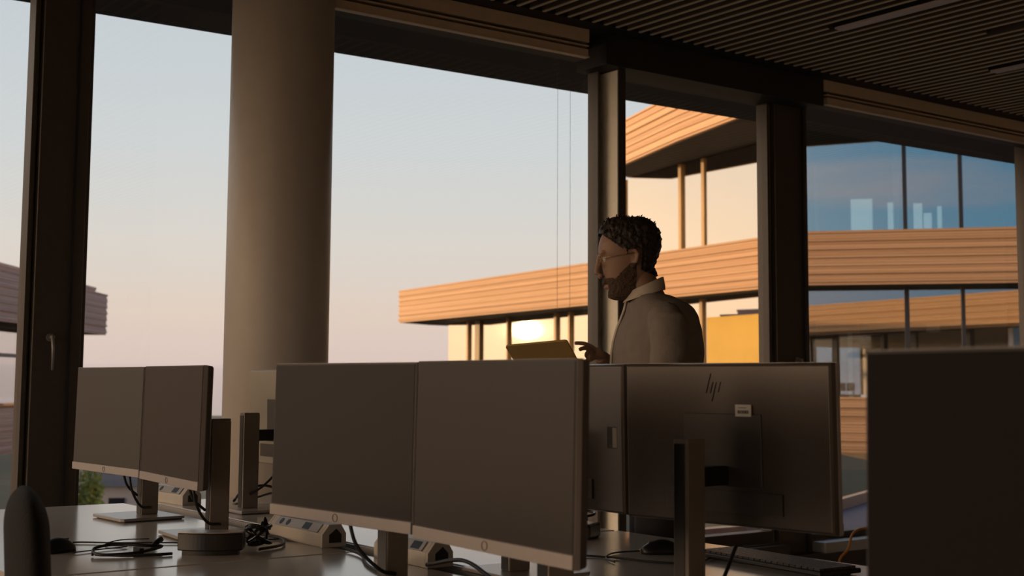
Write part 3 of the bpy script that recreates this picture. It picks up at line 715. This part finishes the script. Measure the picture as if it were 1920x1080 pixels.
# keyboard
t = empty('keyboard', (2.56, 2.33, .74), radians(-4), 'dark flat keyboard along the edge of the right desk', 'keyboard')
MB().box(-.070, -.225, .004, .070, .225, .016).build('tray', M['black'], t, bevel=.003)
kb = MB()
for r in range(6):
    for k in range(21):
        if r == 5 and 4 <= k <= 8:
            continue
        x0 = -.062+r*.0208; y0 = -.216+k*.0206
        kb.box(x0, y0, .016, x0+.0175, y0+.0175, .0215)
kb.box(.042, -.134, .016, .0595, -.033, .0215)
kb.build('keys', M['keys'], t)
MB().box(-.06, -.20, 0, -.04, .20, .004).box(.04, -.2, 0, .06, .2, .004).build('feet', M['rubber'], t)
# dark adaptor block under the recessed monitor
t = empty('adapter_block', (2.53, 3.05, .74), radians(30), 'black adapter block with a coiled lead, beneath the recessed monitor back', 'adapter')
MB().box(-.05, -.035, 0, .05, .035, .045).build('case', M['gloss'], t, bevel=.008)
MB().tube(spline([(.0+.03*cos(a), .03*sin(a), .052+.004*a) for a in [i*.5 for i in range(26)]], 3), .004, 8).build('lead', M['gloss'], t, smooth=True)
cable('power_lead', [(2.15, 4.66, .746), (2.22, 4.74, .77), (2.32, 4.76, .79), (2.42, 4.72, .76), (2.55, 4.70, .745)], .005, M['rubber'], 'black power leads bunched on the desk behind the pale monitor stand')
cable('power_lead', [(2.10, 4.54, .745), (2.2, 4.56, .765), (2.30, 4.60, .775), (2.4, 4.56, .76), (2.52, 4.50, .745)], .004, M['greycable'], 'grey power lead on the desk behind the pale monitor stand')
cable('power_lead', [(1.80, 3.20, .748), (1.77, 3.05, .746), (1.70, 2.90, .744), (1.66, 2.78, .744), (1.62, 2.62, .744)], .004, M['rubber'], 'dark lead running from the round-socket block to the next stand')
cable('power_lead', [(1.60, 3.30, .746), (1.70, 3.36, .746), (1.76, 3.50, .746), (1.74, 3.62, .750)], .004, M['rubber'], 'short black lead between cable bundle and tray')
cable('power_lead', [(1.66, 2.66, .746), (1.69, 2.74, .76), (1.71, 2.82, .77), (1.745, 2.86, .75)], .006, M['rubber'], 'thick black lead curling beside the open-ended socket block')
cable('power_lead', [(1.775, 2.74, .755), (1.785, 2.60, .78), (1.76, 2.45, .76), (1.73, 2.30, .745), (1.69, 2.2, .745)], .005, M['rubber'], 'black lead under the lower edge of the centre screen')
cable('orange_cable', [(5.978, 5.00, .008), (6.278, 5.22, .012), (6.428, 5.33, 0.133), (6.509, 5.33, 0.194), (6.633, 5.335, 0.309), (7.25, 5.36, .27), (7.7, 5.42, .2415), (8.3, 5.45, .2415), (8.8, 5.45, .2415)], .008, M['yellow'], 'orange cable climbing from the floor to the window sill, beside the black screen', 'cable')

# ================================================================== CHAIR (near left)
t = empty('office_chair', (.800, 2.60, 0), radians(-13), 'black office chair with rounded backrest at the lower left', 'office chair')
bk = MB(); rings = []
for i in range(30):
    u = 1-(1-i/29)**1.7; z = .50+.49*u; lean = -.03*u
    w = .235*(1-.05*(2*u-1)**2) if u < .86 else .235*sqrt(max(0.03, 1-((u-.86)/.15)**2))*.93
    th = .040*(1 if u < .84 else max(.30, sqrt(max(0, 1-((u-.84)/.163)**2))))
    rings.append([(.0 + lean + th*cos(a), w*sin(a), z) for a in [2*pi*j/24 for j in range(24)]])
bk.loft(rings); bk.build('backrest', M['fabric'], t, smooth=True)
st = MB(); rings = []
for i in range(9):
    u = i/8; zz = .43+.06*u; s = 1-.10*abs(2*u-1)**3
    rings.append([(.27+.24*s*math.copysign(abs(cos(a))**.6, cos(a)), .245*s*math.copysign(abs(sin(a))**.6, sin(a)), zz) for a in [2*pi*j/32 for j in range(32)]])
st.loft(rings); st.build('seat', M['fabric'], t, smooth=True)
MB().tube([(.10, 0, .42), (-.02, 0, .43), (-.06, 0, .55), (-.09, 0, .75)], .022, 10, flat=.6).build('back_support', M['black'], t, smooth=True)
MB().cyl((.25, 0), .03, .12, .43, 20).build('gas_lift', M['steel'], t)
for k in range(5):
    a = 2*pi*k/5+.3; d = Vector((cos(a), sin(a), 0)); c = Vector((.25, 0, 0))
    l = MB().tube([c+Vector((0, 0, .12)), c+d*.15+Vector((0, 0, .11)), c+d*.30+Vector((0, 0, .075))], [.028, .022, .016], 8).build('base_leg', M['black'], t, smooth=True)
    MB().cyl((0, 0), .026, -.02, .02, 16, mt=Matrix.Translation(c+d*.30+Vector((0, 0, .026))) @ Matrix.Rotation(a, 4, 'Z') @ Matrix.Rotation(pi/2, 4, 'X')).build('caster', M['black'], l)
for sy in (-1, 1):
    MB().tube([(.22, sy*.27, .42), (.24, sy*.28, .55), (.22, sy*.28, .64)], .014, 8).build('arm_post', M['black'], t, smooth=True)
    MB().box(.09, sy*.28-.035, .64, .33, sy*.28+.035, .665).build('armrest', M['steel'], t, bevel=.008)

# ================================================================== PERSON
PX = Vector((3.0364, 3.2967, 0)); rv = Vector((cos(YAW), -sin(YAW), 0)); cv = Vector((sin(YAW), cos(YAW), 0))
PM = Matrix(((-rv.x, -cv.x, 0, PX.x), (-rv.y, -cv.y, 0, PX.y), (0, 0, 1, 0), (0, 0, 0, 1)))   # local (forward, left, up)
pr = empty('person', (0, 0, 0), 0, 'man in a grey shirt and glasses standing by the window holding a tablet', 'person'); pr.matrix_world = PM
def remeshed(b, name, m, voxel, parent, smooth_it=2):
    o = b.build(name, m, parent, smooth=True)
    r = o.modifiers.new('r', 'REMESH'); r.mode = 'VOXEL'; r.voxel_size = voxel; r.use_smooth_shade = True
    if smooth_it:
        s = o.modifiers.new('s', 'SMOOTH'); s.iterations = smooth_it; s.factor = .5
    dg = bpy.context.evaluated_depsgraph_get(); me = bpy.data.meshes.new_from_object(o.evaluated_get(dg)); o.modifiers.clear(); o.data = me
    if not me.materials: me.materials.append(m)
    for p in me.polygons: p.use_smooth = True
    return o
def sec(rows, n=40, theta=0.0, pw=1.0, cy=0.0):
    """rows: (z, front, back, halfwidth); section is an ellipse turned by theta whose silhouette fits front..back"""
    rings = []
    for z, f, bk_, b_ in rows:
        h = (f-bk_)/2; c = (f+bk_)/2; s = b_*sin(theta); a = sqrt(max((h*h-s*s), (h*.45)**2))/cos(theta) if theta else h
        ring = []
        for j in range(n):
            q = 2*pi*j/n; u = a*math.copysign(abs(cos(q))**pw, cos(q)); v = b_*math.copysign(abs(sin(q))**pw, sin(q))
            ring.append((c+u*cos(theta)-v*sin(theta), cy+u*sin(theta)+v*cos(theta), z))
        rings.append(ring)
    return rings
skull = [(1.7435, 0.1195, 0.044, 0.03), (1.738, 0.1411, 0.0225, 0.048), (1.7297, 0.1545, 0.009, 0.06), (1.7134, 0.1669, -0.0033, 0.07), (1.6916, 0.1777, -0.0097, 0.075), (1.6699, 0.1842, -0.0123, 0.077), (1.6483, 0.1863, -0.0095, 0.076), (1.6348, 0.1855, -0.0073, 0.075), (1.6213, 0.1780, -0.0041, 0.074), (1.6051, 0.1750, 0.0003, 0.072), (1.5836, 0.1710, 0.0057, 0.069), (1.5674, 0.1670, 0.0096, 0.066), (1.5513, 0.1640, 0.0177, 0.062), (1.5351, 0.1600, 0.0258, 0.057), (1.519, 0.1550, 0.0339, 0.052), (1.5029, 0.150, 0.0554, 0.046), (1.4895, 0.1445, 0.0822, 0.036), (1.4805, 0.1320, 0.1037, 0.02)]
bd = MB(); bd.loft(sec(skull, 48, 0, .88))
bd.tube([(.183, 0, 1.630), (.186, 0, 1.600), (.190, 0, 1.578), (.188, 0, 1.565)], [.007, .009, .011, .012], 12)   # nose ridge
bd.tube([(.184, 0, 1.556), (.176, 0, 1.556)], [.009, .012], 10)
for s in (-1, 1):
    bd.ball((.178, s*.012, 1.560), (.010, .008, .008), 8)                       # nostril wings
    bd.ball((.168, s*.032, 1.636), (.015, .022, .007), 8)                       # brow
    bd.tube([(.080, s*.070, 1.640), (.068, s*.079, 1.644), (.058, s*.080, 1.628), (.062, s*.078, 1.606), (.075, s*.072, 1.588)], [.005, .006, .006, .006, .006], 8)  # ear rim
    bd.ball((.072, s*.070, 1.618), (.012, .006, .024), 8)
bd.ball((.163, 0, 1.537), (.009, .022, .0055), 8)                              # upper lip
bd.ball((.158, 0, 1.520), (.010, .019, .0060), 8)                              # lower lip
bd.ball((.139, 0, 1.494), (.014, .020, .013), 8)                               # chin
bd.tube([(.060, 0, 1.600), (.045, 0, 1.545), (.028, 0, 1.50), (.005, 0, 1.44)], [.052, .055, .060, .070], 24)   # neck
# right hand (far side), pointing over the tablet
def hand(b, wrist, palm_dir, up, side, fingers, scale=1.0):
    pass
W_ = Vector
b = bd
b.tube([W_((.05, -.20, 1.185)), W_((.11, -.15, 1.23)), W_((.150, -.11, 1.268)), W_((.172, -.085, 1.288))], [.040, .036, .029, .024], 16)      # forearm
b.tube([W_((.168, -.088, 1.286)), W_((.185, -.072, 1.298)), W_((.203, -.060, 1.306))], [.022, .030, .027], 16, flat=.62)                       # palm
fing = [  # index, middle, ring, little
    [(.200, -.062, 1.318), (.226, -.054, 1.330), (.248, -.048, 1.333), (.2646, -.045, 1.3325)],
    [(.204, -.054, 1.309), (.224, -.040, 1.316), (.240, -.034, 1.314), (.2500, -.032, 1.309)],
    [(.203, -.046, 1.301), (.218, -.030, 1.303), (.226, -.028, 1.292), (.221, -.030, 1.284)],
    [(.199, -.040, 1.294), (.209, -.026, 1.293), (.214, -.025, 1.283), (.208, -.028, 1.277)]]
for f_, r_ in zip(fing, (.0085, .0088, .0082, .0072)):
    b.tube(spline(f_, 3), [r_*(1-.22*i/9) for i in range(10)], 10)
b.tube(spline([(.182, -.062, 1.292), (.200, -.048, 1.284), (.214, -.040, 1.276), (.226, -.040, 1.272)], 3), [.011, .0108, .0105, .010, .0098, .0095, .009, .0088, .0082, .0075], 10)  # thumb
# left hand under the near lower edge of the tablet
b.tube([W_((.04, .20, 1.14)), W_((.12, .14, 1.17)), W_((.20, .07, 1.20)), W_((.225, .045, 1.215))], [.042, .036, .028, .023], 16)
b.tube([W_((.225, .045, 1.215)), W_((.250, .028, 1.228)), W_((.270, .015, 1.236))], [.024, .030, .027], 16, flat=.6)
for k in range(4):
    o_ = Vector((-.018+.014*k, -.010-.004*k, .004*k))
    b.tube(spline([W_((.268, .018, 1.234))+o_, W_((.288, .002, 1.238))+o_, W_((.302, -.012, 1.238))+o_, W_((.310, -.026, 1.236))+o_], 3), [.0085*(1-.2*i/9) for i in range(10)], 10)
b.tube(spline([W_((.248, .040, 1.232)), W_((.262, .048, 1.252)), W_((.278, .046, 1.268)), W_((.290, .040, 1.276))], 3), [.011]*10, 10)
body = remeshed(bd, 'body', M['skin'], .0032, pr, 2)
def shell(src, name, m, cond, off, parent, rough=0.0, extra=None):
    me = src.data; keep = {}
    b = MB(); vs = me.vertices
    for p in me.polygons:
        if all(cond(vs[i].co) for i in p.vertices):
            for i in p.vertices:
                if i not in keep:
                    co = vs[i].co; d = off(co); keep[i] = len(b.v)
                    b.v.append(tuple(co + vs[i].normal*(d + rough*mnoise.noise(co*90))))
            b.f.append([keep[i] for i in p.vertices])
    if extra: extra(b)
    o = b.build(name, m, parent, smooth=True)
    return o
# hair region: above a line running temple -> over the ear -> nape
def hair_c(co):
    if co.z < 1.50: return False
    f, z = co.x, co.z
    if f > .155: lim = 1.680 + (f-.155)*.9
    elif f > .105: lim = 1.640 + (f-.105)*.8
    elif f > .085: lim = 1.60 + (f-.085)*2.75
    elif f > .050: lim = 1.645 if z < 1.70 and abs(co.y) > .06 else 1.645
    else: lim = 1.556 + max(0, f)*.4
    if .050 < f <= .088 and abs(co.y) > .055: lim = 1.642
    return z > lim
def hair_o(co):
    t_ = min(1, max(0, (co.z-1.55)/.16))
    e = .004 + .013*t_ + .004*max(0, -co.x/.02 if co.x < 0 else 0)
    fr = min(1, max(0, (.195-co.x)/.03)); return e*(.45+.55*fr)
def tufts(b):
    rn = random.Random(11)
    base = list(b.v)
    for i in range(190):
        p = Vector(rn.choice(base))
        if p.z < 1.66: continue
        nrm = Vector((p.x-.085, p.y, p.z-1.62)).normalized(); d = (nrm*.6 + Vector((.5*rn.random()-.1, rn.gauss(0, .25), .25))).normalized()
        L_ = rn.uniform(.004, .013); b.tube([p-nrm*.004, p+d*L_*.6, p+d*L_+Vector((rn.gauss(0, .003), 0, -.001))], [.0035, .0022, .0004], 5)
shell(body, 'hair', M['hair'], hair_c, hair_o, pr, .006, tufts)
def beard_c(co):
    if co.z > 1.605 or co.z < 1.466 or co.x < .062: return False
    f, z = co.x, co.z
    lim = 1.600 if f < .085 else (1.600 - (f-.085)*1.05 if f < .135 else 1.548)
    if abs(co.y) < .020 and f > .140: lim = 1.552 if z > 1.531 else 1.511
    elif f > .135: lim = 1.552
    return z < lim
shell(body, 'beard', M['beard'], beard_c, lambda co: .0018, pr, .0022)
# eyes
for s in (-1, 1):
    e = MB().ball((.163, s*.031, 1.6135), .0115, 10).build('eye', M['label'], pr, smooth=True)
    MB().ball((.1705, s*.0315, 1.6110), (.0052, .0052, .0052), 8).build('iris', M['ink'], e, smooth=True)
# glasses
gt = MB()
for s in (-1, 1):
    ringp = [Vector((.186 - .004*abs(q), s*.032+.023*cos(a), 1.609+.018*sin(a))) for a in [2*pi*i/28 for i in range(29)] for q in (cos(a),)]
    gt.tube(ringp, .0013, 6)
    gt.tube([(.181, s*.056, 1.615), (.150, s*.073, 1.620), (.10, s*.080, 1.628), (.070, s*.082, 1.632)], .0014, 6)
gt.tube([(.188, -.010, 1.613), (.191, 0, 1.616), (.188, .010, 1.613)], .0013, 6)
gl = gt.build('glasses', M['metalrim'], pr, smooth=True)
for s in (-1, 1):
    MB().cyl((0, 0), .0215, -.0004, .0004, 28, mt=Matrix.Translation((.1845, s*.032, 1.609)) @ Matrix.Rotation(pi/2, 4, 'Y') @ Matrix.Scale(.8, 4, (1, 0, 0))).build('lens', M['lens'], gl)
# shirt: torso + sleeves
torso = [(1.500, .071, -.036, .066), (1.487, .082, -.066, .105), (1.466, .0885, -.105, .155), (1.444, .0941, -.1275, .182), (1.4227, .1020, -.1400, .193), (1.3798, .1190, -.1560, .196), (1.337, .1310, -.1630, .190), (1.2942, .1370, -.1652, .182), (1.2463, .1390, -.1601, .174), (1.1668, .1260, -.1462, .162), (1.061, .1256, -.1455, .168), (.98, .1256, -.1455, .172)]
sh = MB(); sh.loft(sec(torso, 48, radians(14), .92))
sh.tube([(-.020, .150, 1.425), (-.030, .205, 1.385), (-.025, .235, 1.30), (-.010, .235, 1.20), (.005, .225, 1.135)], [.050, .066, .060, .054, .050], 20)
sh.tube([(.005, .225, 1.135), (.06, .185, 1.150), (.125, .135, 1.172), (.165, .10, 1.188)], [.051, .048, .042, .038], 20)
sh.tube([(-.030, -.150, 1.425), (-.035, -.200, 1.38), (-.02, -.225, 1.29), (.0, -.225, 1.21), (.02, -.215, 1.165)], [.050, .064, .058, .052, .048], 20)
sh.tube([(.02, -.215, 1.165), (.07, -.18, 1.19), (.115, -.145, 1.225)], [.049, .046, .042], 20)
so_ = remeshed(sh, 'shirt', M['shirt'], .007, pr, 4)
# folds
for v in so_.data.vertices:
    n_ = v.normal; c = v.co; v.co = c + n_*(.004*mnoise.noise(Vector((c.x*9, c.y*9, c.z*16))) + .003*mnoise.noise(Vector((c.x*22+c.z*14, c.y*20, c.z*10))))
# collar: a standing band that folds over
cr = MB(); rings = []
N_ = 40
for i, (dz, k, dd) in enumerate([(0, 1.0, 0), (.5, 1.02, .0), (1.0, 1.03, .0), (1.0, 1.12, .002), (.45, 1.22, .004), (.02, 1.30, .004), (0.0, 1.2, 0)]):
    ring = []
    for j in range(N_):
        q = 2*pi*j/N_; f = cos(q)
        base_z = 1.478 + (1-f)/2*.046; top_z = 1.502 + (1-f)/2*.056
        cxx = .0315 + (-.004 if dz > .4 else .0)
        ring.append((cxx + (.056*k)*cos(q) - .006*(k-1)*10*(0), .060*k*sin(q), base_z + (top_z-base_z)*dz - (.010 if k > 1.2 else 0)))
    rings.append(ring)
for a, bq in zip(rings[:-1], rings[1:]):
    o0 = len(cr.v); cr.v += [tuple(x) for x in a] + [tuple(x) for x in bq]
    cr.f += [[o0+j, o0+(j+1) % N_, o0+N_+(j+1) % N_, o0+N_+j] for j in range(N_) if not (j in (0, N_-1) and a is not rings[0])]
cr.build('collar', M['collar'], pr, smooth=True)
# button placket down the chest
pk = [(1.478, .0905), (1.444, .0985), (1.4227, .1065), (1.3798, .1235), (1.337, .1355), (1.2942, .1415), (1.2463, .1435), (1.1668, .1305), (1.061, .130)]
pb = MB(); pb.tube([(f-.002+.0005, -.022, z) for z, f in pk], .014, 10, flat=.35); pb.build('placket', M['collar'], pr, smooth=True)
# trousers, belt, shoes
tr = MB(); tr.loft(sec([(1.02, .120, -.140, .165), (.95, .120, -.150, .172), (.88, .115, -.150, .175), (.82, .10, -.14, .170)], 40, radians(10), .9))
for s in (-1, 1):
    tr.tube([(-.02, s*.085, .90), (-.010, s*.095, .70), (.0, s*.100, .50), (-.015, s*.102, .28), (-.02, s*.105, .09)], [.095, .085, .068, .062, .058], 20)
remeshed(tr, 'trousers', M['trouser'], .010, pr, 3)
MB().loft(sec([(1.005, .126, -.146, .172), (1.035, .126, -.146, .172)], 40, radians(10), .92)).build('belt', M['shoe'], pr, smooth=True)
for s in (-1, 1):
    b = MB(); rings = []
    for i in range(12):
        u = i/11; xx = -.085+.28*u; w = .036+.010*sin(pi*u*1.1)-(.018*max(0, u-.8)*5*.9); h = (.095 if u < .3 else .095-.06*min(1, (u-.3)/.35))
        rings.append([(xx, s*.105+w*cos(a), max(0.0, h/2+h/2*sin(a))) for a in [2*pi*j/16 for j in range(16)]])
    b.loft(rings).build('shoe', M['shoe'], pr, smooth=True)
# tablet held out in front
def PW(f, l, u): return PM @ Vector((f, l, u))
T1, T2, T3, T4 = PW(.5104, .02, 1.321), PW(.3071, .10, 1.3377), PW(.2238, -.03, 1.2427), PW(.4313, -.11, 1.2237)
ctr = (T1+T2+T3+T4)/4; eu = ((T1+T4)/2-(T2+T3)/2).normalized(); ev = ((T1+T2)/2-(T3+T4)/2); ev = (ev-eu*ev.dot(eu)).normalized(); en = eu.cross(ev)
if en.z < 0: en = -en
tb = bpy.data.objects.new('tablet', None); COL.objects.link(tb); tb.matrix_world = Matrix(((eu.x, ev.x, en.x, ctr.x), (eu.y, ev.y, en.y, ctr.y), (eu.z, ev.z, en.z, ctr.z), (0, 0, 0, 1)))
tag(tb, 'thin tablet, sun-flare gold painted on its shell, held up in the hands of the standing man', 'tablet')
def rr(hw, hh, r, n=6):
    return [(sx*(hw-r)+r*cos(a0+pi/2*i/n), sy*(hh-r)+r*sin(a0+pi/2*i/n)) for sx, sy, a0 in ((1, 1, 0), (-1, 1, pi/2), (-1, -1, pi), (1, -1, 3*pi/2)) for i in range(n+1)]
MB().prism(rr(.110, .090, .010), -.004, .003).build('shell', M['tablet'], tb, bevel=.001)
MB().prism(rr(.105, .085, .006), .003, .0036).build('display', M['winblack'], tb)
